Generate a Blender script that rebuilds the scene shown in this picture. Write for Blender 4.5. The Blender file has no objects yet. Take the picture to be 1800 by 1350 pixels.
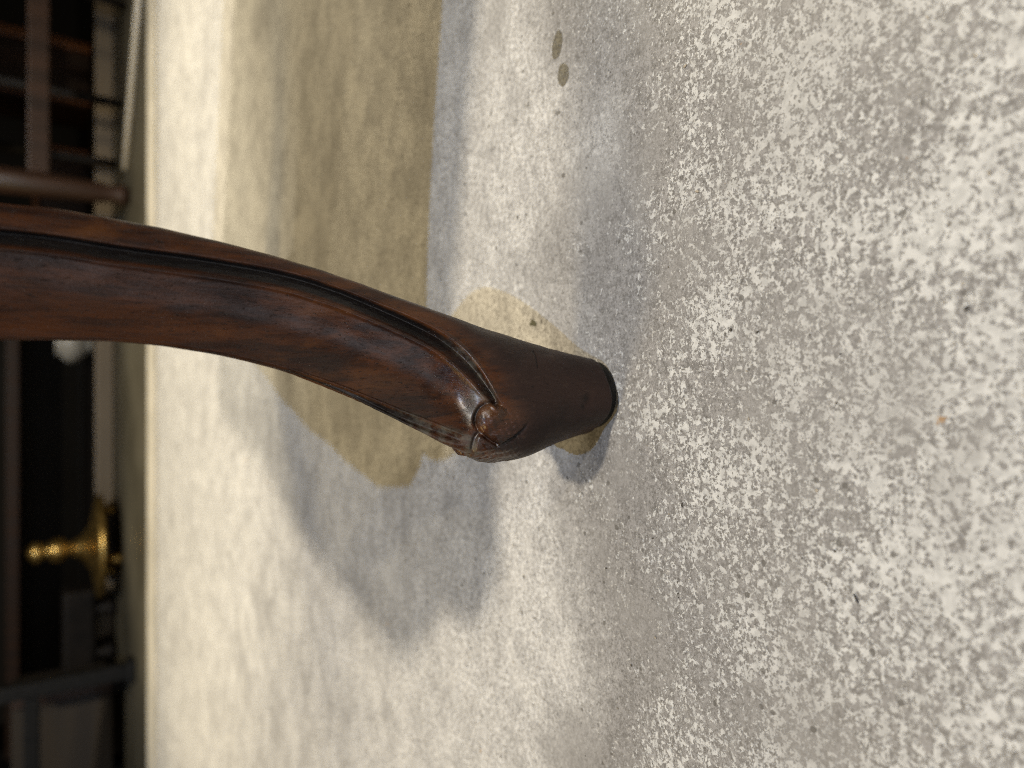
import bpy, bmesh, math, random
import numpy as np
from mathutils import Vector, Matrix

random.seed(7)
rng = np.random.default_rng(7)
scene = bpy.context.scene
R = math.radians

# ------------------------------------------------------------------ camera
CAM_H = 0.20
PITCH = R(34.0)
sp, cp = math.sin(PITCH), math.cos(PITCH)
FWD = np.array([0, cp, -sp]); UP = np.array([0, sp, cp])
cam_data = bpy.data.cameras.new("camera")
cam_data.sensor_width = 36.0
cam_data.lens = 25.2
cam_data.clip_start = 0.01
cam_data.clip_end = 60.0
cam_data.dof.use_dof = True
cam_data.dof.focus_distance = 0.262
cam_data.dof.aperture_fstop = 6.5
cam = bpy.data.objects.new("camera", cam_data)
scene.collection.objects.link(cam)
# the phone was held upright while the file lies on its side: image right = down, image up = right
cx = Vector((0, -sp, -cp)); cy = Vector((1, 0, 0)); cz = Vector((0, -cp, sp))
cam.matrix_world = Matrix(((cx.x, cy.x, cz.x, 0), (cx.y, cy.y, cz.y, 0), (cx.z, cy.z, cz.z, CAM_H), (0, 0, 0, 1)))
scene.camera = cam

# ------------------------------------------------------------------ world and lamps
world = bpy.data.worlds.new("World")
scene.world = world
world.use_nodes = True
bg = world.node_tree.nodes["Background"]
bg.inputs["Color"].default_value = (1.0, 0.82, 0.60, 1)
bg.inputs["Strength"].default_value = 0.035

def lamp(name, loc, target, power, color, radius, cone=70, blend=0.6):
    l = bpy.data.lights.new(name, 'SPOT')
    l.energy = power; l.color = color; l.shadow_soft_size = radius
    l.spot_size = R(cone); l.spot_blend = blend
    o = bpy.data.objects.new(name, l)
    scene.collection.objects.link(o)
    o.location = loc
    o.rotation_euler = (Vector(target) - Vector(loc)).to_track_quat('-Z', 'Y').to_euler()
    return o

LAMPS = {
    'cool_ceiling_spot': ((0.05, -0.60, 2.40), (0.1, 0.5, 0), 112, (0.35, 0.57, 0.96), 0.012),
    'warm_ceiling_spot': ((0.56, -0.43, 2.40), (0.02, 0.72, 0), 216, (1.0, 0.90, 0.72), 0.065),
    'far_ceiling_spot': ((1.35, -1.85, 2.40), (0.1, 0.7, 0), 66, (1.0, 0.88, 0.62), 0.06),
    'side_spot': ((-1.45, 0.55, 1.55), (0.30, 0.85, 0), 62, (1.0, 0.75, 0.34), 0.24),
    'back_right_fill': ((1.60, 1.30, 0.90), (0.30, 0.65, 0), 104, (1.0, 0.87, 0.60), 0.25),  # added low warm fill, brightens the floor under the seat
    'back_spot': ((0.1, 1.15, 2.40), (0.0, 1.40, 0), 182, (1.0, 0.91, 0.70), 0.05),
}
for k, (loc, tg, pw, colr, rad) in LAMPS.items():
    lamp(k, loc, tg, pw, colr, rad)
scene.objects['back_spot'].data.spot_size = R(40)

# added cool area light behind the camera: sheen on the leg, soft fill
wl = bpy.data.lights.new('sheen_fill_area', 'AREA')
wl.shape = 'RECTANGLE'; wl.size = 1.3; wl.size_y = 1.1; wl.energy = 9.0; wl.color = (0.90, 0.93, 1.0)
wo = bpy.data.objects.new('sheen_fill_area', wl); COL0 = scene.collection; COL0.objects.link(wo)
wo.location = (-0.85, -2.2, 0.85)
wo.rotation_euler = (Vector((0, 0.3, 0.0)) - wo.location).to_track_quat('-Z', 'Y').to_euler()

scene.view_settings.view_transform = 'Standard'
scene.view_settings.look = 'None'
scene.view_settings.exposure = 0.0
scene.view_settings.gamma = 1.0
scene.view_settings.use_curve_mapping = False
scene.render.engine = 'CYCLES'
scene.cycles.use_denoising = False      # the picture keeps its fine grain
scene.cycles.sample_clamp_indirect = 4.0
scene.cycles.use_adaptive_sampling = False
scene.cycles.filter_width = 1.0

# ------------------------------------------------------------------ helpers
COL = scene.collection

def tag(o, label=None, cat=None, group=None, kind=None):
    if label: o['label'] = label
    if cat: o['category'] = cat
    if group: o['group'] = group
    if kind: o['kind'] = kind
    return o

def empty(name, loc, rz=0.0):
    o = bpy.data.objects.new(name, None)
    COL.objects.link(o); o.location = loc; o.rotation_euler = (0, 0, rz)
    return o

def link_mesh(name, me, mat, parent=None, smooth=True):
    o = bpy.data.objects.new(name, me)
    COL.objects.link(o)
    if mat: me.materials.append(mat)
    if smooth:
        me.polygons.foreach_set('use_smooth', [True] * len(me.polygons))
    if parent: o.parent = parent
    return o

def from_bm(name, bm, mat, parent=None, smooth=False):
    me = bpy.data.meshes.new(name)
    bm.normal_update(); bm.to_mesh(me); bm.free()
    return link_mesh(name, me, mat, parent, smooth)

def bm_box(bm, c, s, bev=0.0, rot=None, taper=1.0):
    """box with centre c and size s; taper scales the lower end"""
    r = bmesh.ops.create_cube(bm, size=1.0)
    vs = r['verts']
    for v in vs:
        k = taper if v.co.z < 0 else 1.0
        v.co = Vector((v.co.x * s[0] * k, v.co.y * s[1] * k, v.co.z * s[2]))
    if bev:
        es = list({e for v in vs for e in v.link_edges})
        rb = bmesh.ops.bevel(bm, geom=es, offset=bev, segments=2, affect='EDGES', profile=0.5)
        vs = list({v for f in rb['faces'] for v in f.verts} | {v for v in vs if v.is_valid})
    for v in vs:
        if rot is not None: v.co = rot @ v.co
        v.co += Vector(c)

def bm_lathe(bm, prof, c=(0, 0, 0), n=40, squash=1.0):
    rings = []
    for r, z in prof:
        ring = []
        for i in range(n):
            a = 2 * math.pi * i / n
            ring.append(bm.verts.new((c[0] + r * math.cos(a), c[1] + squash * r * math.sin(a), c[2] + z)))
        rings.append(ring)
    for k in range(len(rings) - 1):
        for i in range(n):
            bm.faces.new((rings[k][i], rings[k][(i + 1) % n], rings[k + 1][(i + 1) % n], rings[k + 1][i]))
    bm.faces.new(rings[0][::-1]); bm.faces.new(rings[-1])

def bm_tube(bm, pts, rad, n=12):
    rings = []
    pts = [Vector(p) for p in pts]
    for i, p in enumerate(pts):
        t = (pts[min(i + 1, len(pts) - 1)] - pts[max(i - 1, 0)]).normalized()
        a = t.orthogonal().normalized() if i == 0 else (rings_a - t * rings_a.dot(t)).normalized()
        rings_a = a
        b = t.cross(a)
        r = rad[i] if isinstance(rad, (list, tuple)) else rad
        rings.append([bm.verts.new(p + a * r * math.cos(2 * math.pi * j / n) + b * r * math.sin(2 * math.pi * j / n)) for j in range(n)])
    for k in range(len(rings) - 1):
        for j in range(n):
            bm.faces.new((rings[k][j], rings[k][(j + 1) % n], rings[k + 1][(j + 1) % n], rings[k + 1][j]))
    bm.faces.new(rings[0][::-1]); bm.faces.new(rings[-1])

# node helper
class NT:
    def __init__(self, name):
        self.m = bpy.data.materials.new(name); self.m.use_nodes = True
        self.t = self.m.node_tree
        self.b = self.t.nodes['Principled BSDF']
    def n(self, typ, **kw):
        nd = self.t.nodes.new(typ)
        for k, v in kw.items():
            if k.startswith('_'): setattr(nd, k[1:], v)
            else: self.put(nd.inputs[k.replace('__', ' ')], v)
        return nd
    def put(self, sock, v):
        if hasattr(v, 'is_output'): self.t.links.new(v, sock)
        else: sock.default_value = v
    def math(self, op, a, b=0.0, c=0.0, clamp=False):
        nd = self.t.nodes.new('ShaderNodeMath'); nd.operation = op; nd.use_clamp = clamp
        self.put(nd.inputs[0], a); self.put(nd.inputs[1], b)
        if op in ('MULTIPLY_ADD', 'SMOOTH_MIN'): self.put(nd.inputs[2], c)
        return nd.outputs[0]
    def sstep(self, x, lo, hi, a=0.0, b=1.0):
        nd = self.t.nodes.new('ShaderNodeMapRange'); nd.interpolation_type = 'SMOOTHSTEP'
        self.put(nd.inputs['Value'], x); self.put(nd.inputs['From Min'], lo); self.put(nd.inputs['From Max'], hi)
        self.put(nd.inputs['To Min'], a); self.put(nd.inputs['To Max'], b)
        return nd.outputs['Result']
    def noise(self, vec, scale, detail=4, rough=0.55, dist=0.0, lac=2.0):
        nd = self.n('ShaderNodeTexNoise', Vector=vec, Scale=scale, Detail=detail, Roughness=rough, Distortion=dist, Lacunarity=lac)
        return nd.outputs['Fac']
    def mix(self, f, a, b, blend='MIX'):
        nd = self.t.nodes.new('ShaderNodeMix'); nd.data_type = 'RGBA'; nd.blend_type = blend
        self.put(nd.inputs[0], f)
        for s, v in ((nd.inputs[6], a), (nd.inputs[7], b)):
            self.put(s, v if hasattr(v, 'is_output') else (*v[:3], 1.0))
        return nd.outputs[2]
    def mapping(self, vec, scale=(1, 1, 1), rot=(0, 0, 0), loc=(0, 0, 0)):
        return self.n('ShaderNodeMapping', Vector=vec, Scale=scale, Rotation=rot, Location=loc).outputs[0]
    def bump(self, h, dist, strength=1.0, normal=None):
        nd = self.n('ShaderNodeBump', Height=h, Distance=dist, Strength=strength)
        if normal is not None: self.put(nd.inputs['Normal'], normal)
        return nd.outputs[0]
    def set(self, **kw):
        for k, v in kw.items():
            s = self.b.inputs[k.replace('__', ' ')]
            if isinstance(v, tuple) and len(v) == 3 and s.type == 'RGBA': v = (*v, 1)
            self.put(s, v)
        return self.m

# ------------------------------------------------------------------ materials
def mat_floor():
    k = NT('concrete_look_tile')
    obj = k.n('ShaderNodeTexCoord').outputs['Object']
    xyz = k.n('ShaderNodeSeparateXYZ', Vector=obj)
    Y = xyz.outputs['Y']
    warp = k.noise(obj, 14, 3, 0.5)
    # how far the speckled skim reaches: strong near the front, thinning out towards the back
    Yw = k.math('ADD', Y, k.math('MULTIPLY_ADD', warp, 0.16, -0.08))
    near = k.sstep(Yw, 0.235, 0.165)
    mid = k.sstep(Yw, 0.22, 0.29)
    # grey body, salt and pepper
    fine = k.noise(obj, 820, 3, 0.7)
    fine2 = k.noise(obj, 430, 5, 0.75, 0.5)
    cloud = k.noise(obj, 11, 6, 0.62, 0.3)
    cloud2 = k.noise(k.mapping(obj, (1.0, 1.5, 1), (0, 0, R(20))), 38, 6, 0.66, 0.4)
    micro = k.noise(obj, 2200, 2, 0.6)
    clump = k.noise(obj, 240, 5, 0.7, 0.4)
    bsum = k.math('ADD', k.math('MULTIPLY', fine, 0.35), k.math('MULTIPLY_ADD', micro, 0.30, k.math('MULTIPLY', clump, 0.35)))
    body = k.mix(k.sstep(bsum, 0.42, 0.58), (0.145, 0.136, 0.127), (0.295, 0.281, 0.270))
    body = k.mix(k.sstep(fine2, 0.60, 0.66, 0.0, 0.8), body, (0.56, 0.54, 0.50))
    body = k.mix(k.sstep(fine, 0.39, 0.33, 0.0, 0.8), body, (0.09, 0.083, 0.075))
    light = k.mix(k.sstep(k.math('ADD', k.math('MULTIPLY', fine2, 0.6), k.math('MULTIPLY', micro, 0.4)), 0.42, 0.58), (0.33, 0.315, 0.295), (0.70, 0.68, 0.645))
    light = k.mix(k.sstep(bsum, 0.475, 0.425, 0.0, 0.9), light, (0.165, 0.154, 0.142))
    midcol = k.mix(k.math('MULTIPLY', mid, k.sstep(cloud2, 0.36, 0.58, 0.62, 1.0)), body, light)
    # cream flakes with torn edges: coverage changes from patch to patch and in size
    flk = k.noise(obj, 345, 9, 0.72, 0.35)
    flk_s = k.noise(obj, 820, 4, 0.68, 0.4)
    patch = k.noise(obj, 34, 5, 0.62, 0.4)
    patch2 = k.noise(k.mapping(obj, (1, 1, 1), loc=(5, 2, 0)), 85, 4, 0.6)
    fw = k.sstep(patch2, 0.38, 0.62, 0.50, 0.80)
    mixn = k.math('ADD', k.math('MULTIPLY', flk, fw), k.math('MULTIPLY', flk_s, k.math('SUBTRACT', 1.0, fw)))
    f = k.math('ADD', mixn, k.math('MULTIPLY_ADD', patch, 0.27, -0.135))
    thr = k.math('MULTIPLY_ADD', near, -0.078, 0.582)
    thr = k.math('MULTIPLY_ADD', mid, 0.06, thr)
    front = k.sstep(Y, 0.16, 0.05)
    thr = k.math('MULTIPLY_ADD', front, -0.022, thr)
    flake = k.sstep(k.math('SUBTRACT', f, thr), -0.003, 0.006)
    flake_c = k.mix(k.sstep(k.noise(obj, 300, 4), 0.40, 0.60), (0.42, 0.411, 0.392), (0.535, 0.524, 0.50))
    col = k.mix(flake, midcol, flake_c)
    # broad tone drift: trodden darker grey, paler bloom
    col = k.mix(k.sstep(cloud, 0.52, 0.34, 0.0, 0.30), col, (0.235, 0.222, 0.208))
    col = k.mix(k.math('MULTIPLY', mid, k.sstep(cloud2, 0.54, 0.70, 0.0, 0.22)), col, (0.64, 0.61, 0.56))
    drift = k.noise(k.mapping(obj, (1, 1, 1), loc=(1.3, 4.2, 0)), 19, 6, 0.64, 0.6)
    col = k.mix(k.sstep(drift, 0.50, 0.34, 0.0, 0.42), col, (0.26, 0.247, 0.232))
    col = k.mix(k.math('MULTIPLY', mid, k.sstep(drift, 0.54, 0.68, 0.0, 0.38)), col, (0.63, 0.605, 0.56))
    # little dark pits
    vor = k.n('ShaderNodeTexVoronoi', Vector=obj, Scale=170.0, Randomness=1.0)
    rnd = k.n('ShaderNodeSeparateColor', Color=vor.outputs['Color'])
    size = k.sstep(rnd.outputs[0], 0.68, 1.0, 0.0, 0.19)
    pit = k.math('LESS_THAN', k.math('ADD', vor.outputs['Distance'], k.math('MULTIPLY_ADD', fine2, 0.2, -0.1)), size)
    col = k.mix(k.math('MULTIPLY', pit, 0.75), col, (0.10, 0.092, 0.082))
    # rust coloured specks
    vr = k.n('ShaderNodeTexVoronoi', Vector=k.mapping(obj, loc=(3.1, 1.7, 0)), Scale=34.0)
    rr = k.n('ShaderNodeSeparateColor', Color=vr.outputs['Color'])
    rust = k.math('LESS_THAN', k.math('ADD', vr.outputs['Distance'], k.math('MULTIPLY_ADD', flk_s, 0.20, -0.10)), k.sstep(rr.outputs[1], 0.82, 1.0, 0.0, 0.06))
    col = k.mix(k.math('MULTIPLY', rust, 0.7), col, (0.36, 0.20, 0.07))
    h = k.math('ADD', k.math('MULTIPLY', fine2, 0.5), k.math('MULTIPLY_ADD', flake, 0.5, k.math('MULTIPLY', pit, -1.2)))
    nrm = k.bump(h, 0.00035, 0.55)
    return k.set(Base__Color=col, Roughness=k.sstep(fine2, 0.3, 0.7, 0.42, 0.60), Normal=nrm, Specular__IOR__Level=0.42)

def mat_leg():
    k = NT('old_walnut')
    obj = k.n('ShaderNodeTexCoord').outputs['Object']
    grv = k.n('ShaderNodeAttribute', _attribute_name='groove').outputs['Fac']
    dst = k.n('ShaderNodeAttribute', _attribute_name='dust').outputs['Fac']
    ft = k.n('ShaderNodeAttribute', _attribute_name='foot').outputs['Fac']
    gl = k.mapping(obj, (1, 1, 0.10), (0, R(-14), 0))
    g1 = k.noise(gl, 210, 6, 0.68, 0.35)
    g2 = k.noise(gl, 900, 5, 0.70, 0.2)
    pore = k.noise(k.mapping(obj, (1, 1, 0.22), (0, R(-14), 0)), 1500, 3, 0.6)
    blot = k.noise(k.mapping(obj, (1, 1, 0.30), (0, R(-14), 0)), 60, 5, 0.62, 0.5)
    base = k.mix(k.sstep(g1, 0.36, 0.66), (0.014, 0.0045, 0.0022), (0.060, 0.0180, 0.0048))
    base = k.mix(k.sstep(blot, 0.50, 0.68, 0.0, 0.62), base, (0.098, 0.033, 0.0070))
    base = k.mix(k.sstep(blot, 0.45, 0.32, 0.0, 0.60), base, (0.010, 0.0045, 0.0034))
    base = k.mix(k.sstep(g2, 0.55, 0.68, 0.0, 0.5), base, (0.010, 0.0038, 0.0025))
    base = k.mix(k.sstep(pore, 0.62, 0.68, 0.0, 0.8), base, (0.005, 0.0025, 0.002))
    # worn grey-brown paint on the pad foot
    pad = k.mix(k.sstep(blot, 0.35, 0.65), (0.0175, 0.0096, 0.0080), (0.033, 0.0180, 0.0145))
    scuff = k.noise(k.mapping(obj, (1, 1, 0.35)), 420, 6, 0.75, 0.6)
    pad = k.mix(k.sstep(scuff, 0.58, 0.66, 0.0, 0.55), pad, (0.060, 0.036, 0.027))
    pad = k.mix(k.sstep(scuff, 0.40, 0.33, 0.0, 0.7), pad, (0.006, 0.004, 0.0035))
    base = k.mix(ft, base, pad)
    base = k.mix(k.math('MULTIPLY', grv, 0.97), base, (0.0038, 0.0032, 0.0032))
    speck = k.noise(obj, 1600, 3, 0.7)
    dusty = k.math('MULTIPLY', dst, k.sstep(k.noise(obj, 300, 5, 0.7), 0.36, 0.70))
    base = k.mix(k.math('MULTIPLY', dusty, 0.6), base, (0.11, 0.105, 0.08))
    base = k.mix(k.sstep(speck, 0.715, 0.74, 0.0, 0.6), base, (0.36, 0.33, 0.30))
    rough = k.sstep(g2, 0.3, 0.7, 0.28, 0.42)
    rough = k.math('MULTIPLY_ADD', ft, 0.10, rough)
    rough = k.math('MULTIPLY_ADD', dusty, 0.25, rough)
    h = k.math('ADD', k.math('MULTIPLY', g2, 0.5), k.math('MULTIPLY', k.noise(obj, 700, 5, 0.7), 0.6))
    h = k.math('ADD', h, k.math('MULTIPLY', k.sstep(pore, 0.6, 0.7), -0.6))
    nb = k.bump(h, 0.00030, 0.6)
    h2 = k.noise(k.mapping(obj, (1, 1, 0.4)), 95, 5, 0.6)
    nb = k.bump(h2, 0.0005, 0.5, nb)
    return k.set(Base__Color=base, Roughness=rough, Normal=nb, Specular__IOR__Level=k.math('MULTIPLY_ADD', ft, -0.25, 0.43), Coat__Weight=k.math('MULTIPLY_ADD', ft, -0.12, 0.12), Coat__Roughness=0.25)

def mat_simple(name, c1, c2, scale=20, rough=0.5, metallic=0.0, stretch=(1, 1, 1), bump=0.0, spec=0.5):
    k = NT(name)
    obj = k.mapping(k.n('ShaderNodeTexCoord').outputs['Object'], stretch)
    n1 = k.noise(obj, scale, 5, 0.6, 0.3)
    col = k.mix(k.sstep(n1, 0.3, 0.7), c1, c2)
    kw = dict(Base__Color=col, Roughness=k.sstep(n1, 0.3, 0.7, rough - 0.08, rough + 0.08), Metallic=metallic, Specular__IOR__Level=spec)
    if bump: kw['Normal'] = k.bump(k.noise(obj, scale * 6, 4), bump, 0.6)
    return k.set(**kw)

M = dict(
    floor=mat_floor(), leg=mat_leg(),
    foot_shade=mat_simple('foot_shade_black', (0.006, 0.0055, 0.005), (0.012, 0.011, 0.010), 400, 0.9),
    upholstery=mat_simple('upholstery', (0.10, 0.05, 0.035), (0.16, 0.08, 0.05), 300, 0.85, bump=0.001),
    dark_floor=mat_simple('dark_floor', (0.050, 0.043, 0.028), (0.085, 0.073, 0.048), 4, 0.5),
    trim=mat_simple('pale_trim', (0.46, 0.42, 0.34), (0.56, 0.51, 0.42), 8, 0.5),
    grout=mat_simple('grey_grout', (0.20, 0.19, 0.18), (0.28, 0.27, 0.25), 40, 0.8),
    tan=mat_simple('tan_board', (0.13, 0.10, 0.065), (0.19, 0.145, 0.095), 8, 0.6, stretch=(.2, 1, 1)),
    mahogany=mat_simple('mahogany', (0.015, 0.0055, 0.002), (0.040, 0.0145, 0.0045), 30, 0.55, stretch=(1, 1, .15)),
    orange_wood=mat_simple('orange_wood', (0.16, 0.055, 0.015), (0.26, 0.09, 0.025), 30, 0.4, stretch=(1, 1, .15)),
    ebony=mat_simple('ebonised_wood', (0.006, 0.005, 0.0045), (0.013, 0.010, 0.008), 30, 0.6, spec=0.2),
    iron=mat_simple('black_iron', (0.005, 0.005, 0.005), (0.010, 0.0095, 0.009), 60, 0.6, spec=0.25),
    wall=mat_simple('dark_wall', (0.012, 0.010, 0.008), (0.02, 0.016, 0.012), 3, 0.8),
    grey_box=mat_simple('grey_brown_wood', (0.020, 0.014, 0.009), (0.036, 0.026, 0.017), 25, 0.7, stretch=(.15, 1, 1)),
    brass=mat_simple('brass', (0.34, 0.215, 0.060), (0.56, 0.37, 0.12), 50, 0.36, metallic=0.95),
    porcelain=mat_simple('porcelain', (0.30, 0.28, 0.24), (0.38, 0.36, 0.31), 12, 0.35),
)

# ------------------------------------------------------------------ setting: floors, threshold, back wall
def sheet(name, x0, x1, y0, y1, z0, z1, mat, kind='structure'):
    bm = bmesh.new()
    bm_box(bm, ((x0 + x1) / 2, (y0 + y1) / 2, (z0 + z1) / 2), (x1 - x0, y1 - y0, z1 - z0))
    o = from_bm(name, bm, mat)
    o['kind'] = kind
    return o
sheet('floor', -3, 3, -2.5, 1.475, -0.05, 0.0, M['floor'])
sheet('dark_floor', -4, 4, 1.62, 5.0, -0.058, -0.006, M['dark_floor'])
sheet('threshold', -4, 4, 1.502, 1.60, -0.05, 0.003, M['trim'])
sheet('floor_joint', -4, 4, 1.475, 1.502, -0.05, -0.003, M['grout'])
sheet('floor_edge', -4, 4, 1.60, 1.62, -0.05, -0.004, M['ebony'])
sheet('back_wall', -4, 4, 3.6, 3.7, -0.05, 2.6, M['wall'])

# ------------------------------------------------------------------ the stool and its carved leg
TH = R(30)
D = np.array([-math.cos(TH), -math.sin(TH)])           # outward diagonal: the way the toe points
B = np.array([math.sin(TH), -math.cos(TH)])            # sideways, towards the viewer
F0 = np.array([-0.0045, 0.2335])                        # centre of the pad foot on the floor
FPX = 1260.0

def proj(P):
    q = P - np.array([0, 0, CAM_H])
    dep = q @ FWD
    return 900 - FPX * (q @ UP) / dep, 675 - FPX * q[..., 0] / dep, dep

# leg outline measured along its length (u) : right side and left side
SR = np.array([(-40, 352), (0, 357), (100, 366), (200, 384), (300, 404), (400, 428), (500, 455), (600, 486), (700, 523), (780, 551), (840, 575), (887, 590), (946, 608), (1005, 624), (1047, 633), (1090, 640)], float)
SL = np.array([(-40, 597), (0, 597), (100, 597), (200, 599), (300, 608), (400, 626), (500, 650), (600, 689), (700, 740), (780, 780), (831, 802), (857, 811), (887, 811), (922, 804), (946, 792), (985, 774), (1020, 764), (1065, 753), (1090, 750)], float)

def spl(T):
    uu = np.arange(T[0, 0], T[-1, 0] + 1, 4.0); vv = np.interp(uu, T[:, 0], T[:, 1])
    kz = np.hanning(19); kz /= kz.sum()
    vp = np.concatenate([2 * vv[0] - vv[9:0:-1], vv, 2 * vv[-1] - vv[-2:-11:-1]])
    return np.stack([uu, np.convolve(vp, kz, 'valid')], 1)
SR, SL = spl(SR), spl(SL)

def half_section(A, Bk, W, k, n, sq=0.0):
    """half outline from the front ridge (t=0) round to the middle of the back (t=1); k: 1 = moulded, 0 = round"""
    t = np.linspace(0, 1, n)
    P0, P1, P2 = np.array([A, 0.]), np.array([-Bk, W]), np.array([-Bk, 0.])
    pan = (P0 - P1) / np.linalg.norm(P0 - P1)
    def bez(p, q, r, s): return ((1 - s) ** 2)[:, None] * p + (2 * s * (1 - s))[:, None] * q + (s ** 2)[:, None] * r
    out = np.zeros((n, 2))
    lr, lb = 0.0028, min(0.011, 0.45 * np.linalg.norm(P0 - P1))
    mir = np.array([pan[0], -pan[1]])
    a0 = P0 - pan * lr                      # end of ridge rounding
    r0 = 0.5 * (bez(P0 - mir * lr, P0, a0, np.array([0.5]))[0])
    top = bez(P0 - mir * lr, P0, a0, np.array([0.5]))[0]
    i1, i2, i3 = t < 0.06, (t >= 0.06) & (t < 0.58), (t >= 0.58) & (t < 0.84)
    i4 = t >= 0.84
    out[i1] = bez(P0 - mir * lr, P0, a0, 0.5 + 0.5 * t[i1] / 0.06)
    b0 = P1 + pan * lb
    b1 = P1 + (P2 - P1) / max(np.linalg.norm(P2 - P1), 1e-9) * min(lb, 0.8 * W)
    s = (t[i2] - 0.06) / 0.52
    out[i2] = a0 + (b0 - a0) * s[:, None]
    out[i3] = bez(b0, P1, b1, (t[i3] - 0.58) / 0.26)
    s = (t[i4] - 0.84) / 0.16
    out[i4] = b1 + (P2 - b1) * s[:, None]
    psi = np.pi * t ** 0.96
    La, Ce = (A + Bk) / 2, (A - Bk) / 2
    ex = 2 / (2 + 0.8 * sq)
    el = np.stack([Ce + La * np.sign(np.cos(psi)) * np.abs(np.cos(psi)) ** ex, W * np.sin(psi).clip(0) ** ex], 1)
    return out * k + el * (1 - k)

def smooth(x, lo, hi):
    s = np.clip((x - lo) / (hi - lo), 0, 1)
    return s * s * (3 - 2 * s)

def poly_dist(u, v, pts, step=3.0):
    """distance, side (+ below the line, larger v) and arc position to a polyline"""
    pts = np.array(pts, float)
    if len(pts) > 5:
        s0 = np.arange(len(pts)); s1 = np.linspace(0, len(pts) - 1, len(pts) * 12)
        kz = np.hanning(25); kz /= kz.sum()
        f = np.stack([np.interp(s1, s0, pts[:, c]) for c in (0, 1)], 1)
        fp = np.concatenate([2 * f[:1] - f[12:0:-1], f, 2 * f[-1:] - f[-2:-14:-1]])
        pts = np.stack([np.convolve(fp[:, c], kz, 'valid') for c in (0, 1)], 1)
    seg = np.hypot(*np.diff(pts, axis=0).T); cum = np.concatenate([[0], np.cumsum(seg)])
    s = np.linspace(0, cum[-1], int(cum[-1] / step) + 2)
    px, py = np.interp(s, cum, pts[:, 0]), np.interp(s, cum, pts[:, 1])
    tx, ty = np.gradient(px), np.gradient(py)
    ln = np.hypot(tx, ty); tx /= ln; ty /= ln
    best = np.full(u.shape, 1e9); sid = np.zeros(u.shape); arc = np.zeros(u.shape)
    for i in range(len(s)):
        du, dv = u - px[i], v - py[i]
        d = du * du + dv * dv
        m = d < best
        best[m] = d[m]; sid[m] = (tx[i] * dv - ty[i] * du)[m]; arc[m] = s[i]
    return np.sqrt(best), sid, arc / cum[-1]

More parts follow.
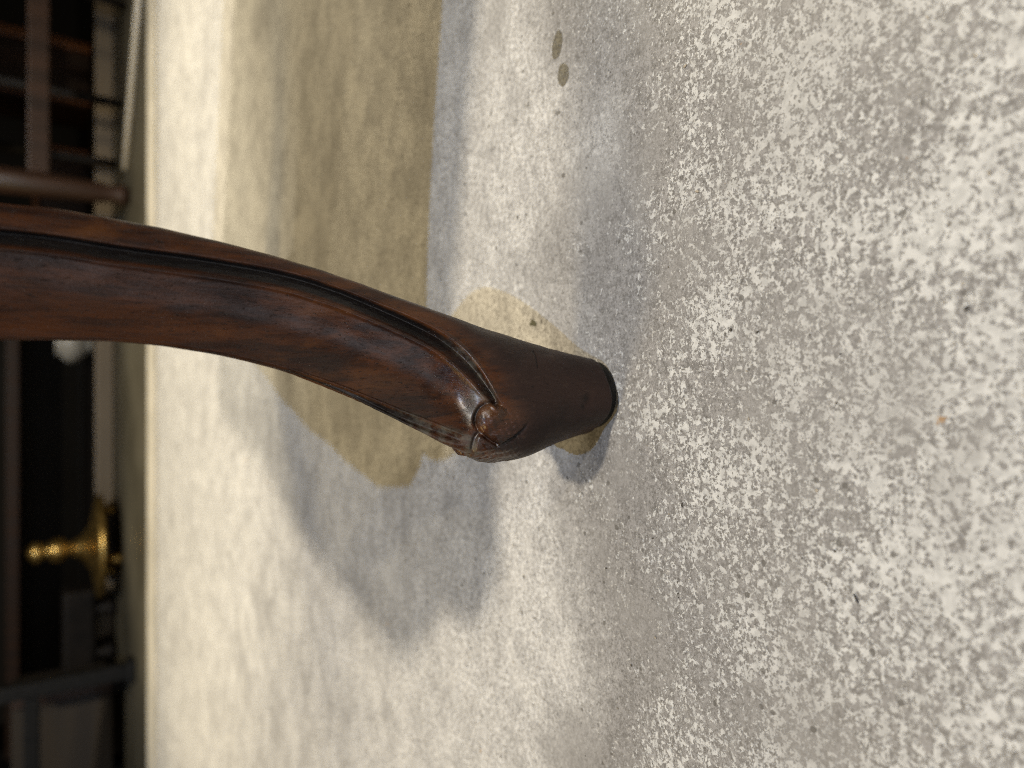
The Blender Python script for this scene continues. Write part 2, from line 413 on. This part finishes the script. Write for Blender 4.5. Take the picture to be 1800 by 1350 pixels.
def leg_mesh():
    n_half = 200
    zs = np.concatenate([np.linspace(0.0046, 0.215, 640), np.linspace(0.217, 0.35, 60)])
    rows = []; tpar = None
    prevA, prevB = 0.0145, 0.0145
    zt = [0, .02, .035, .05, .065, .09, .13, .17, .21]
    Wt = [.0148, .0164, .0184, .0198, .0202, .0202, .0202, .0202, .0202]
    top = None
    for z in zs:
        kk = float(smooth(z, 0.052, 0.085) * (1 - 0.8 * smooth(z, 0.24, 0.33)))
        if z <= 0.2151:
            W = np.interp(z, zt, Wt)
            m = 0.0; A, Bk = prevA, prevB
            for it in range(7):
                O = F0 - D * m
                # wanted centre from the outline
                u, v, dep = proj(np.array([O[0], O[1], z]))
                XL = (675 - np.interp(u, SL[:, 0], SL[:, 1])) / FPX * dep
                XR = (675 - np.interp(u, SR[:, 0], SR[:, 1])) / FPX * dep
                Ox = XL + 0.56 * (XR - XL)
                mk = (Ox - F0[0]) / -D[0]
                m = mk * float(smooth(z, 0.015, 0.095))
                O = F0 - D * m
                sq = float(1 - smooth(z, 0.006, 0.030))
                hs = half_section(A, Bk, W, kk, 60, sq)
                ab = np.concatenate([hs, hs[::-1] * [1, -1]])
                P = np.zeros((len(ab), 3)); P[:, :2] = O + ab[:, :1] * D + ab[:, 1:] * B; P[:, 2] = z
                uu, vv, dd = proj(P)
                il, ir = np.argmax(vv), np.argmin(vv)
                el = (np.interp(uu[il], SL[:, 0], SL[:, 1]) - vv[il]) * dd[il] / FPX
                er = (vv[ir] - np.interp(uu[ir], SR[:, 0], SR[:, 1])) * dd[ir] / FPX
                A = float(np.clip(A + 0.9 * el / 0.866, 0.009, 0.05)); Bk = float(np.clip(Bk + 0.9 * er / 0.866, 0.006, 0.05))
            prevA, prevB = A, Bk
            top = (m, A, Bk, W)
        else:
            s = (z - 0.215) / 0.135
            m0, A0, B0, W0 = top
            e = s * s * (3 - 2 * s)
            m = m0 + 0.10 * s * 0.02 - e * (m0 + 0.004)
            A, Bk, W = A0 - 0.002 * e, B0 + 0.012 * e, W0 + 0.013 * e
        hs = half_section(A, Bk, W, kk, n_half, float(1 - smooth(z, 0.006, 0.030)))
        rows.append((z, F0 - D * m, hs))
    # smooth the sections along the leg
    H = np.stack([r[2] for r in rows]); O = np.stack([r[1] for r in rows]); Z = np.array([r[0] for r in rows])
    ker = np.hanning(23); ker /= ker.sum()
    def sm(a):
        pad = np.concatenate([np.repeat(a[:1], 11, 0), a, np.repeat(a[-1:], 11, 0)])
        return np.apply_along_axis(lambda x: np.convolve(x, ker, 'valid'), 0, pad)
    H = sm(H); O = sm(O)
    nr = len(Z); t = np.linspace(0, 1, n_half)
    def pos(Hh):
        P = np.zeros((nr, n_half, 3))
        P[..., :2] = O[:, None, :] + Hh[..., :1] * D + Hh[..., 1:] * B
        P[..., 2] = Z[:, None]
        return P
    P = pos(H)
    # surface normal of the plain form (viewer's half)
    du = np.gradient(P, axis=1); dz = np.gradient(P, axis=0)
    N = np.cross(du, dz); N /= np.maximum(np.linalg.norm(N, axis=2, keepdims=True), 1e-12)
    cen = np.zeros_like(P); cen[..., :2] = O[:, None, :]; cen[..., 2] = Z[:, None]
    flip = np.sign(((P - cen) * N).sum(2).mean()); N *= flip
    u, v, _ = proj(P)
    T = np.broadcast_to(t, u.shape)
    face = 1 - smooth(T, 0.70, 0.80)
    disp = np.zeros_like(u); groove = np.zeros_like(u); dust = np.zeros_like(u)
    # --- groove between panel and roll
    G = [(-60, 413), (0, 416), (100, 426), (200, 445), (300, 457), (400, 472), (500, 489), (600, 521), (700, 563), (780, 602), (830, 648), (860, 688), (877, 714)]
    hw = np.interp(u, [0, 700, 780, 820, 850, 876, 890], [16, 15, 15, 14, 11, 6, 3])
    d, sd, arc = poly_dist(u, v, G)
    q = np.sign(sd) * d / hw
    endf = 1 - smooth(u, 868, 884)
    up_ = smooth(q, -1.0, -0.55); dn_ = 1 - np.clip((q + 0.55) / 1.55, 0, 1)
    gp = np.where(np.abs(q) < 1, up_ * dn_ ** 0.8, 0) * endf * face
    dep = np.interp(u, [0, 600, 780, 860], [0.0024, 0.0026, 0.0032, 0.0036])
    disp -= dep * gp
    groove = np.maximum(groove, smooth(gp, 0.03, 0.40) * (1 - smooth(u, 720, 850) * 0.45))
    # raised fillet on the panel side, crisp lip on the roll side
    fil = np.exp(-((q - 1.30) / 0.24) ** 2) * endf * face
    disp += 0.00055 * fil
    lip = np.exp(-((q + 1.18) / 0.20) ** 2) * smooth(u, 620, 800) * endf * face
    disp += 0.0006 * lip
    # small valley past the fillet
    # --- hollow of the panel
    Gs = spl(np.array(G, float))
    Ge = np.interp(u, Gs[:, 0], Gs[:, 1]) + hw * 1.45
    Es = spl(np.array([(-60, 591), (0, 591), (100, 591), (200, 593), (300, 602), (400, 620), (500, 644), (600, 678), (700, 719), (780, 750), (830, 768), (860, 780)], float))
    E = np.interp(u, Es[:, 0], Es[:, 1])
    pp = (v - Ge) / np.maximum(E - Ge, 8)
    hol = np.where((pp > 0) & (pp < 1), np.sin(np.pi * np.clip(pp, 0, 1)) ** 1.3, 0) * (1 - smooth(u, 800, 850)) * face
    disp -= np.interp(u, [0, 300, 600, 780], [0.0018, 0.0030, 0.0040, 0.0040]) * hol
    # edge fillet of the panel by the ridge
    ef = np.exp(-((v - E - 1) / 2.2) ** 2) * (1 - smooth(u, 790, 825)) * face * smooth(T, 0.02, 0.06)
    disp += 0.0010 * ef
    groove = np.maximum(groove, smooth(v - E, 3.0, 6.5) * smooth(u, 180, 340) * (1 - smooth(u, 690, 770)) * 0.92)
    # cove between that fillet and the ridge near the toe
    cv = np.exp(-((v - E - 13) / 6.0) ** 2) * smooth(u, 560, 700) * (1 - smooth(u, 790, 820)) * face
    disp -= 0.0013 * cv * smooth(T, 0.01, 0.06)
    dust = np.maximum(dust, smooth(u, 650, 770) * (1 - smooth(u, 830, 850)) * smooth(v - E, -8, 4) * face)
    dust = np.maximum(dust, smooth(u, 760, 830) * np.exp(-((q + 0.6) / 0.5) ** 2) * endf * face)
    dust = np.maximum(dust, np.exp(-(np.hypot(u - 838, v - 705) / 26) ** 2) * 0.8)
    # --- scroll knob
    kx, ky = 44.0, 34.0
    tt = np.clip(((u - 864) * kx + (v - 738) * ky) / (kx * kx + ky * ky), 0, 1)
    rr = np.hypot(u - 864 - tt * kx, (v - 738 - tt * ky) * 0.94)
    ang = np.arctan2(v - 740, u - 866)
    knob = np.sqrt(np.clip(1 - (rr / (28 - 5 * tt)) ** 2, 0, 1)) * (1 - tt) ** 1.2
    knob = knob ** (1 + 1.6 * smooth(tt, 0, 0.3))
    disp += 0.0034 * knob * face
    side = smooth(-np.cos(ang - R(42)), 0.05, 0.75)          # strong towards the panel, vanishing into the roll
    r0 = np.hypot(u - 866, v - 740)
    moat = np.exp(-((np.hypot(u - 864, v - 738) - 29.5) / 2.8) ** 2) * side
    disp -= 0.0019 * moat * face
    dust = np.maximum(dust, 0.5 * moat * face)
    # the toe stands proud of the panel end
    te = np.interp(v, [740, 755, 770, 785, 800, 815], [852, 848, 838, 834, 833, 832])
    toe = smooth(u - te, -2.0, 5.0) * smooth(v, 752, 766) * (1 - smooth(v, 786, 800)) * (1 - smooth(u, 870, 915))
    disp += 0.0010 * toe * face
    disp -= 0.0008 * np.exp(-((u - te + 4) / 3.0) ** 2) * smooth(v, 752, 764) * (1 - smooth(v, 786, 800)) * face
    # crease between the lobes
    d2, s2, _ = poly_dist(u, v, [(846, 762), (858, 772), (872, 780)])
    disp -= 0.0014 * np.exp(-(d2 / 3.2) ** 2) * face
    # crack under the scroll
    d3, s3, a3 = poly_dist(u, v, [(930, 741), (920, 757), (904, 770), (888, 778), (874, 783)])
    ck = np.exp(-(d3 / 2.6) ** 2) * np.clip(4 * a3 * (1.05 - a3), 0.15, 1)
    disp -= 0.0011 * ck * face
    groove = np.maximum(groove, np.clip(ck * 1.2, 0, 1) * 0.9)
    # hairline and old dents in the pad
    d4, _, _ = poly_dist(u, v, [(938, 617), (943, 626), (946, 645)])
    disp -= 0.0003 * np.exp(-(d4 / 1.6) ** 2)
    groove = np.maximum(groove, 0.8 * np.exp(-(d4 / 1.3) ** 2))
    for (a, b_, ra, dp) in ((1031, 700, 9, .0004), (1026, 715, 6, .0003), (965, 618, 7, .0003), (1040, 690, 6, .00025), (990, 770, 8, .0003)):
        e = np.exp(-(np.hypot(u - a, v - b_) / ra) ** 2)
        disp -= dp * e
        if a in (1031, 1026): groove = np.maximum(groove, 0.7 * np.exp(-(np.hypot(u - a, (v - b_) * 0.55) / (ra * .6)) ** 2))
    lump = np.sin(u * 0.33 + v * 0.21) * np.sin(v * 0.37 - u * 0.17) + 0.6 * np.sin(u * 0.61 + 1.3) * np.sin(v * 0.53 + 0.4)
    disp += 0.00016 * lump * smooth(u, 835, 850) * (1 - smooth(u, 905, 930)) * smooth(v, 715, 740) * face
    # hand-carved unevenness
    wob = np.zeros_like(u)
    for i in range(14):
        fu, fv = rng.uniform(0.01, 0.07), rng.uniform(0.02, 0.09)
        wob += np.sin(u * fu + rng.uniform(0, 6.3)) * np.sin(v * fv + rng.uniform(0, 6.3))
    disp += wob * 0.00006 * (0.4 + 0.6 * smooth(u, 300, 700))
    # soften the lower rim of the pad
    disp -= 0.0006 * (1 - smooth(Z[:, None], 0.0046, 0.0060)) ** 2 * np.ones_like(u)
    foot = smooth(u, 893, 915) * np.ones_like(u)
    edge_line = np.interp(v, [560, 600, 650, 700, 740, 770, 800], [790, 846, 885, 912, 922, 912, 905])
    foot = smooth(u - edge_line, -42, 26)
    Pd = P + N * disp[..., None]
    # to local axes (outward, sideways, up) and mirrored half
    rel = Pd.copy(); rel[..., :2] -= F0
    la = rel[..., 0] * D[0] + rel[..., 1] * D[1]
    lb = rel[..., 0] * B[0] + rel[..., 1] * B[1]
    L = np.stack([la, lb, rel[..., 2]], 2)
    L[:, 0, 1] = 0; L[:, -1, 1] = 0
    Lm = L[:, -2:0:-1].copy(); Lm[..., 1] *= -1
    full = np.concatenate([L, Lm], 1)
    nc = full.shape[1]
    def att(x): return np.concatenate([x, x[:, -2:0:-1]], 1).ravel()
    verts = full.reshape(-1, 3)
    idx = np.arange(nr * nc).reshape(nr, nc)
    a = idx[:-1]; b = np.roll(idx, -1, 1)[:-1]; c = np.roll(idx, -1, 1)[1:]; d_ = idx[1:]
    quads = np.stack([a, b, c, d_], 2).reshape(-1, 4)
    vb = len(verts)
    verts = np.concatenate([verts, [[full[0, :, 0].mean(), 0, Z[0]], [full[-1, :, 0].mean(), 0, Z[-1]]]])
    faces = quads.tolist()
    for i in range(nc):
        j = (i + 1) % nc
        faces.append((int(idx[0, j]), int(idx[0, i]), vb))
        faces.append((int(idx[-1, i]), int(idx[-1, j]), vb + 1))
    me = bpy.data.meshes.new('leg')
    me.from_pydata(verts.tolist(), [], faces)
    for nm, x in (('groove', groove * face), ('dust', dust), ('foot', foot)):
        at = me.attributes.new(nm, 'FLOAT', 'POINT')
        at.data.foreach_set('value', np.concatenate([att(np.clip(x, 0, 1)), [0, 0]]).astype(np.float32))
    me.update()
    return me

stool = empty('carved_stool', (float(F0[0]), float(F0[1]), 0))
tag(stool, 'dark carved wooden furniture leg with scrolled toe standing on the concrete floor', 'stool')
leg_me = leg_mesh()
EX = np.array([0.979, -0.204]); EY = np.array([0.204, 0.979])
SW, SD_ = 0.50, 0.49
ang0 = math.atan2(D[1], D[0])
spots = [((0, 0), ang0), (EX * SW, ang0 + math.pi / 2), (EX * SW + EY * SD_, ang0 + math.pi), (EY * SD_ + EX * -0.012, ang0 - math.pi / 2)]
for i, (p, a) in enumerate(spots):
    lg = link_mesh('leg', leg_me, M['leg'] if i == 0 else None, stool)
    lg.location = (float(p[0]), float(p[1]), 0); lg.rotation_euler = (0, 0, a)
    bm = bmesh.new()
    bm_lathe(bm, [(0.0130, 0.0), (0.0140, 0.0006), (0.0140, 0.0048), (0.011, 0.0062)], n=48)
    g = from_bm('foot_shade_disc', bm, M['foot_shade'], lg, True)  # black disc stands in for the darkness under the raised foot

# seat rail with serpentine outline, cushion above
def seat_outline(inset=0.0, z=0.0):
    c0, c1 = np.array([-0.03, -0.015]), EX * SW + EX * 0.03
    pts = []
    cs = [np.array([0., 0.]), EX * SW, EX * SW + EY * SD_, EY * SD_]
    ctr = sum(cs) / 4
    outd = [-EY, EX, EY, -EX]
    for e in range(4):
        p, q = cs[e], cs[(e + 1) % 4]
        for i in range(40):
            t_ = i / 40
            if e == 0: w = -0.040 * math.sin(math.pi * t_) ** 0.35
            elif e == 3:
                f_ = 1 - t_                      # 0 at the front corner
                w = 0.031 + 0.022 * math.sin(math.pi * min(1, f_ * 1.35 + 0.12)) + 0.0022 * math.sin(f_ * 44)
                w += 0.013 * math.exp(-((f_ - 0.02) / 0.13) ** 2)
                w *= min(1, f_ * 22 + 0.8)
            else: w = 0.015
            pts.append(p + (q - p) * t_ + outd[e] * (w - inset))
    # round corners by smoothing
    a = np.array(pts)
    for _ in range(3): a = (np.roll(a, 1, 0) + a * 2 + np.roll(a, -1, 0)) / 4
    return a
def ring_solid(name, levels, mat):
    bm = bmesh.new(); rings = []
    for inset, z in levels:
        rings.append([bm.verts.new((p[0], p[1], z)) for p in seat_outline(inset)])
    n = len(rings[0])
    for k in range(len(rings) - 1):
        for i in range(n):
            bm.faces.new((rings[k][i], rings[k][(i + 1) % n], rings[k + 1][(i + 1) % n], rings[k + 1][i]))
    bm.faces.new(rings[0][::-1]); bm.faces.new(rings[-1])
    return from_bm(name, bm, mat, stool, True)
ring_solid('seat_rail', [(0.004, 0.335), (0.0, 0.340), (0.0, 0.395), (0.004, 0.40)], M['leg'])
ring_solid('cushion', [(0.008, 0.4005), (0.0, 0.41), (0.004, 0.43), (0.03, 0.445), (0.08, 0.452)], M['upholstery'])

# ------------------------------------------------------------------ small things lying on the floor
def drop(name, x, y, rx, ry, rot, h, mat, label, cat, group=None):
    bm = bmesh.new(); n = 28
    cen = bm.verts.new((0, 0, h)); prev = None
    rings = []
    for k, s in enumerate((0.35, 0.65, 0.85, 0.96, 1.0)):
        zz = h * (1 - s ** 2.2)
        rings.append([bm.verts.new((rx * s * (1 + .07 * math.sin(3 * 2 * math.pi * i / n + 1)) * math.cos(2 * math.pi * i / n), ry * s * math.sin(2 * math.pi * i / n), zz + 0.00006)) for i in range(n)])
    for i in range(n):
        bm.faces.new((cen, rings[0][i], rings[0][(i + 1) % n]))
        for k in range(len(rings) - 1):
            bm.faces.new((rings[k][i], rings[k + 1][i], rings[k + 1][(i + 1) % n], rings[k][(i + 1) % n]))
    bm.faces.new(rings[-1][::-1])
    o = from_bm(name, bm, mat, None, True)
    o.location = (x, y, 0.0001); o.rotation_euler = (0, 0, rot)
    return tag(o, label, cat, group)
def mat_drop():
    k = NT('dried_varnish')
    n1 = k.noise(k.n('ShaderNodeTexCoord').outputs['Object'], 700, 4)
    col = k.mix(k.sstep(n1, 0.35, 0.65), (0.16, 0.135, 0.085), (0.30, 0.265, 0.19))
    k.set(Base__Color=col, Roughness=0.22, Alpha=k.sstep(n1, 0.3, 0.7, 0.22, 0.58))
    return k.m
M['drop'] = mat_drop()
drop('spill_drop', 0.1545, 0.2595, 0.0064, 0.0038, R(-10), 0.00045, M['drop'], 'clear brownish drop on the floor nearer the picture edge', 'drop', 'dried drops on the floor')
drop('spill_drop', 0.1395, 0.2550, 0.0054, 0.0040, R(16), 0.0005, M['drop'], 'clear brownish drop on the floor nearer the wooden leg', 'drop', 'dried drops on the floor')
M['chip'] = mat_simple('grey_green_chip', (0.07, 0.07, 0.045), (0.11, 0.105, 0.07), 800, 0.7)
def chip(name, x, y, pts, h, mat, label, cat):
    bm = bmesh.new()
    lo = [bm.verts.new((px, py, 0.0)) for px, py in pts]
    hi = [bm.verts.new((px * .86, py * .86, h * (0.7 + 0.3 * math.sin(i * 2.3)))) for i, (px, py) in enumerate(pts)]
    n = len(pts)
    for i in range(n): bm.faces.new((lo[i], lo[(i + 1) % n], hi[(i + 1) % n], hi[i]))
    bm.faces.new(hi); bm.faces.new(lo[::-1])
    o = from_bm(name, bm, mat)
    o.location = (x, y, 0.0002)
    return tag(o, label, cat)
mm = 0.001
chip('paint_chip', 0.0290, 0.2785, [(-1.6*mm, -2.4*mm), (0.3*mm, -3.0*mm), (1.2*mm, -1.0*mm), (2.2*mm, 0.2*mm), (0.9*mm, 1.1*mm), (0.2*mm, 2.8*mm), (-1.1*mm, 2.0*mm), (-1.0*mm, 0.2*mm)], 0.0004, M['chip'], 'small grey-green chip lying in the yellow shadow beside the foot', 'chip')
chip('dark_splinter', -0.0625, 0.117, [(-1.3*mm, -0.6*mm), (-1.1*mm, -0.8*mm), (1.4*mm, 0.5*mm), (1.2*mm, 0.8*mm)], 0.0005, M['ebony'], 'tiny dark splinter on the pale speckled floor', 'splinter')

# loose grit: uncountable crumbs
bm = bmesh.new()
for i in range(420):
    gy = random.uniform(0.06, 0.75); gx = random.uniform(-0.12 - 0.5 * gy, 0.12 + 0.5 * gy)
    if math.hypot(gx - F0[0], gy - F0[1]) < 0.0145: continue
    r_ = random.choice((0.0002, 0.00025, 0.0003, 0.0004, 0.0005)) * random.uniform(.7, 1.2)
    q = bmesh.ops.create_icosphere(bm, subdivisions=1, radius=r_)
    e1, e2, rz = random.uniform(.6, 1.9), random.uniform(.5, 1.0), random.uniform(0, 6.3)
    for v_ in q['verts']:
        x_, y_, z_ = v_.co.x * e1 * random.uniform(.8, 1.2), v_.co.y * random.uniform(.8, 1.2), v_.co.z * e2
        v_.co = Vector((gx + x_ * math.cos(rz) - y_ * math.sin(rz), gy + x_ * math.sin(rz) + y_ * math.cos(rz), max(0.0001, z_ + r_ * e2 * .7)))
gk = NT('grit'); gc = gk.noise(gk.n('ShaderNodeTexCoord').outputs['Object'], 90, 2)
gmat = gk.set(Base__Color=gk.mix(gk.sstep(gc, 0.42, 0.56), (0.05, 0.043, 0.035), (0.36, 0.31, 0.24)), Roughness=0.8)
tag(from_bm('grit', bm, gmat), 'fine scattered grit and crumbs on the concrete floor', 'grit', kind='stuff')

# ------------------------------------------------------------------ blurred furniture behind
def part_box(name, parent, mat, *boxes, bev=0.004):
    bm = bmesh.new()
    for b in boxes: bm_box(bm, b[0], b[1], bev, *(b[2:]))
    return from_bm(name, bm, mat, parent)

# low tan plinth along the back
pl = empty('display_plinth', (0, 2.36, -0.006)); tag(pl, 'long low tan plinth under the furniture at the back', 'plinth')
part_box('plinth_board', pl, M['tan'], ((0, 0.0, 0.0255), (4.4, 0.02, 0.047)))
part_box('plinth_top', pl, M['ebony'], ((0, 0.45, 0.0325), (4.4, 0.86, 0.033)))

def zrel(z): return z
# wooden chair frame at right of the leg
ch = empty('wooden_chair', (0.46, 1.98, -0.006)); tag(ch, 'brown wooden chair frame with thick post and rail behind the leg', 'chair')
bm = bmesh.new(); bm_lathe(bm, [(0.016, 0), (0.024, 0.012), (0.024, 0.022), (0.017, 0.035), (0.024, 0.06), (0.029, 0.16), (0.031, 0.42)], n=20)
from_bm('leg', bm, M['mahogany'], ch, True)
bm = bmesh.new(); bm_lathe(bm, [(0.014, 0), (0.02, 0.012), (0.016, 0.035), (0.022, 0.06), (0.027, 0.42)], c=(0.62, 0.02, 0), n=20)
from_bm('leg', bm, M['mahogany'], ch, True)
part_box('rail', ch, M['mahogany'], ((0.31, 0.005, 0.187), (0.60, 0.03, 0.044)))
part_box('seat', ch, M['mahogany'], ((0.31, 0.16, 0.44), (0.68, 0.42, 0.04)))

# slatted crate stack of reddish wood behind it
for i, (x, w, h, yy, z0, rz, lab) in enumerate((
        (0.93, 0.20, 0.30, 2.62, 0.043, 3, 'orange-brown wooden box deep in the dark behind the chair rail'),
        (0.60, 0.30, 0.13, 2.75, 0.043, -4, 'low reddish wooden box behind the thick chair post'))):
    cr = empty('wooden_box', (x, yy, z0), R(rz)); tag(cr, lab, 'box', 'wooden boxes at the back')
    part_box('body', cr, M['mahogany'], ((0, 0, h / 2), (w, 0.2, h)))
    for s in (-1, 1):
        part_box('batten', cr, M['orange_wood'], ((s * (w / 2 - 0.02), -0.108, h / 2), (0.03, 0.014, h)))
    part_box('lid', cr, M['orange_wood'], ((0, -0.005, h + 0.009), (w + 0.02, 0.22, 0.016)))

# small dark turned stools / table with thin feet at right
tb = empty('ebonised_table', (0.86, 2.12, -0.006)); tag(tb, 'black spindly table legs at the upper right of the picture', 'table')
for x, y, dx in ((-0.13, 0.0, 0.0), (-0.245, 0.16, 0.0), (0.10, -0.06, 0.02)):
    bm = bmesh.new(); bm_tube(bm, [(x, y, 0), (x + dx * .3, y, 0.06), (x + dx, y, 0.4)], [0.010, 0.012, 0.016], 14)
    from_bm('leg', bm, M['ebony'], tb, True)
part_box('top', tb, M['ebony'], ((-0.08, 0.05, 0.41), (0.5, 0.4, 0.03)))

# pale round jug peeping out behind the leg
jug = empty('pale_pot', (0.118, 2.44, 0.0445)); tag(jug, 'pale round porcelain pot half hidden behind the carved leg', 'pot')
bm = bmesh.new(); bm_lathe(bm, [(0.024, 0.0), (0.028, 0.004), (0.026, 0.010), (0.044, 0.024), (0.058, 0.046), (0.056, 0.066), (0.040, 0.080), (0.034, 0.086), (0.038, 0.092)], n=40)
from_bm('body', bm, M['porcelain'], jug, True)
bm = bmesh.new(); bm_tube(bm, [(0.034, 0, 0.082), (0.064, 0, 0.086), (0.080, 0, 0.070), (0.074, 0, 0.050), (0.054, 0, 0.040)], 0.005, 10)
from_bm('handle', bm, M['porcelain'], jug, True)

# dark cabinet on the left with a brown rail
cb = empty('dark_cabinet', (-0.40, 2.66, 0.0445)); tag(cb, 'black open cabinet with brown upper rail filling the back', 'cabinet')
part_box('back_panel', cb, M['wall'], ((0, 0.22, 0.35), (1.46, 0.02, 0.7)))
part_box('rail', cb, M['mahogany'], ((0, -0.02, 0.195), (1.46, 0.03, 0.035)))
for s in (-1, 1): part_box('side_panel', cb, M['ebony'], ((s * 0.72, 0.1, 0.35), (0.02, 0.23, 0.7)))
part_box('shelf', cb, M['ebony'], ((0, 0.1, 0.20), (1.42, 0.21, 0.018)))

# brass candlestick with a wide foot
BS = 0.88
cs = empty('brass_candlestick', (-0.435, 2.22, -0.006)); cs.scale = (BS, BS, 1.0); tag(cs, 'brass candlestick with wide flared foot shining in the dark', 'candlestick')
bm = bmesh.new(); bm_lathe(bm, [(0.150, 0.040), (0.158, 0.045), (0.155, 0.054), (0.110, 0.061), (0.07, 0.069), (0.045, 0.082), (0.030, 0.098), (0.022, 0.112)], n=56)
from_bm('base', bm, M['brass'], cs, True)
bm = bmesh.new(); bm_lathe(bm, [(0.022, 0.1125), (0.018, 0.118), (0.034, 0.130), (0.038, 0.145), (0.030, 0.160), (0.017, 0.168), (0.030, 0.178), (0.033, 0.192), (0.022, 0.203), (0.014, 0.210)], n=40)
from_bm('stem', bm, M['brass'], cs, True)
for a in (0.5, 2.6, 4.5):
    bm = bmesh.new(); bm_lathe(bm, [(0.008, 0.0), (0.014, 0.006), (0.016, 0.018), (0.010, 0.036)], c=(0.11 * math.cos(a), 0.11 * math.sin(a), 0), n=18)
    from_bm('foot', bm, M['brass'], cs, True)

# black iron stand at the lower left
st = empty('iron_stand', (-0.665, 1.88, -0.006)); tag(st, 'black iron stand leg near the lower left corner', 'stand')
part_box('post', st, M['iron'], ((0, 0, 0.17), (0.034, 0.03, 0.32)))
part_box('foot', st, M['iron'], ((0, 0, 0.008), (0.05, 0.05, 0.016)))
part_box('crossbar', st, M['iron'], ((-0.28, 0.01, 0.20), (0.52, 0.02, 0.03)))

# a third box, a loose turned foot and a pale stick
cr = empty('wooden_box', (-0.90, 2.16, -0.006), R(9)); tag(cr, 'greyish brown box beside the iron stand in the lower corner', 'box', 'wooden boxes at the back')
part_box('body', cr, M['grey_box'], ((0, 0, 0.135), (0.30, 0.2, 0.21)))
for sx in (-1, 1): part_box('batten', cr, M['mahogany'], ((sx * 0.125, -0.108, 0.135), (0.028, 0.014, 0.21)))
for sx in (-1, 1): part_box('foot', cr, M['ebony'], ((sx * 0.11, 0.0, 0.0145), (0.04, 0.12, 0.029)))
ft = empty('footstool', (-0.68, 2.28, -0.006)); tag(ft, 'low black footstool on round feet between candlestick and iron stand', 'footstool')
for sx, sy in ((-0.1, 0), (0.1, 0), (-0.1, 0.05), (0.1, 0.05)):
    bm = bmesh.new(); bm_lathe(bm, [(0.012, 0), (0.022, 0.010), (0.024, 0.022), (0.014, 0.036), (0.018, 0.05)], c=(sx * 0.6, sy, 0), n=18)
    from_bm('foot', bm, M['ebony'], ft, True)
part_box('body', ft, M['ebony'], ((0, 0.025, 0.091), (0.24, 0.1, 0.08)), bev=0.012)
sk = empty('pale_stick', (0.72, 1.80, -0.006), R(-10)); tag(sk, 'thin pale stick lying on the dark floor in the upper left corner', 'stick')
bm = bmesh.new(); bm_tube(bm, [(-0.22, 0.16, 0.008), (0.0, 0.03, 0.008), (0.25, -0.13, 0.008)], 0.008, 10)
from_bm('rod', bm, M['trim'], sk, True)
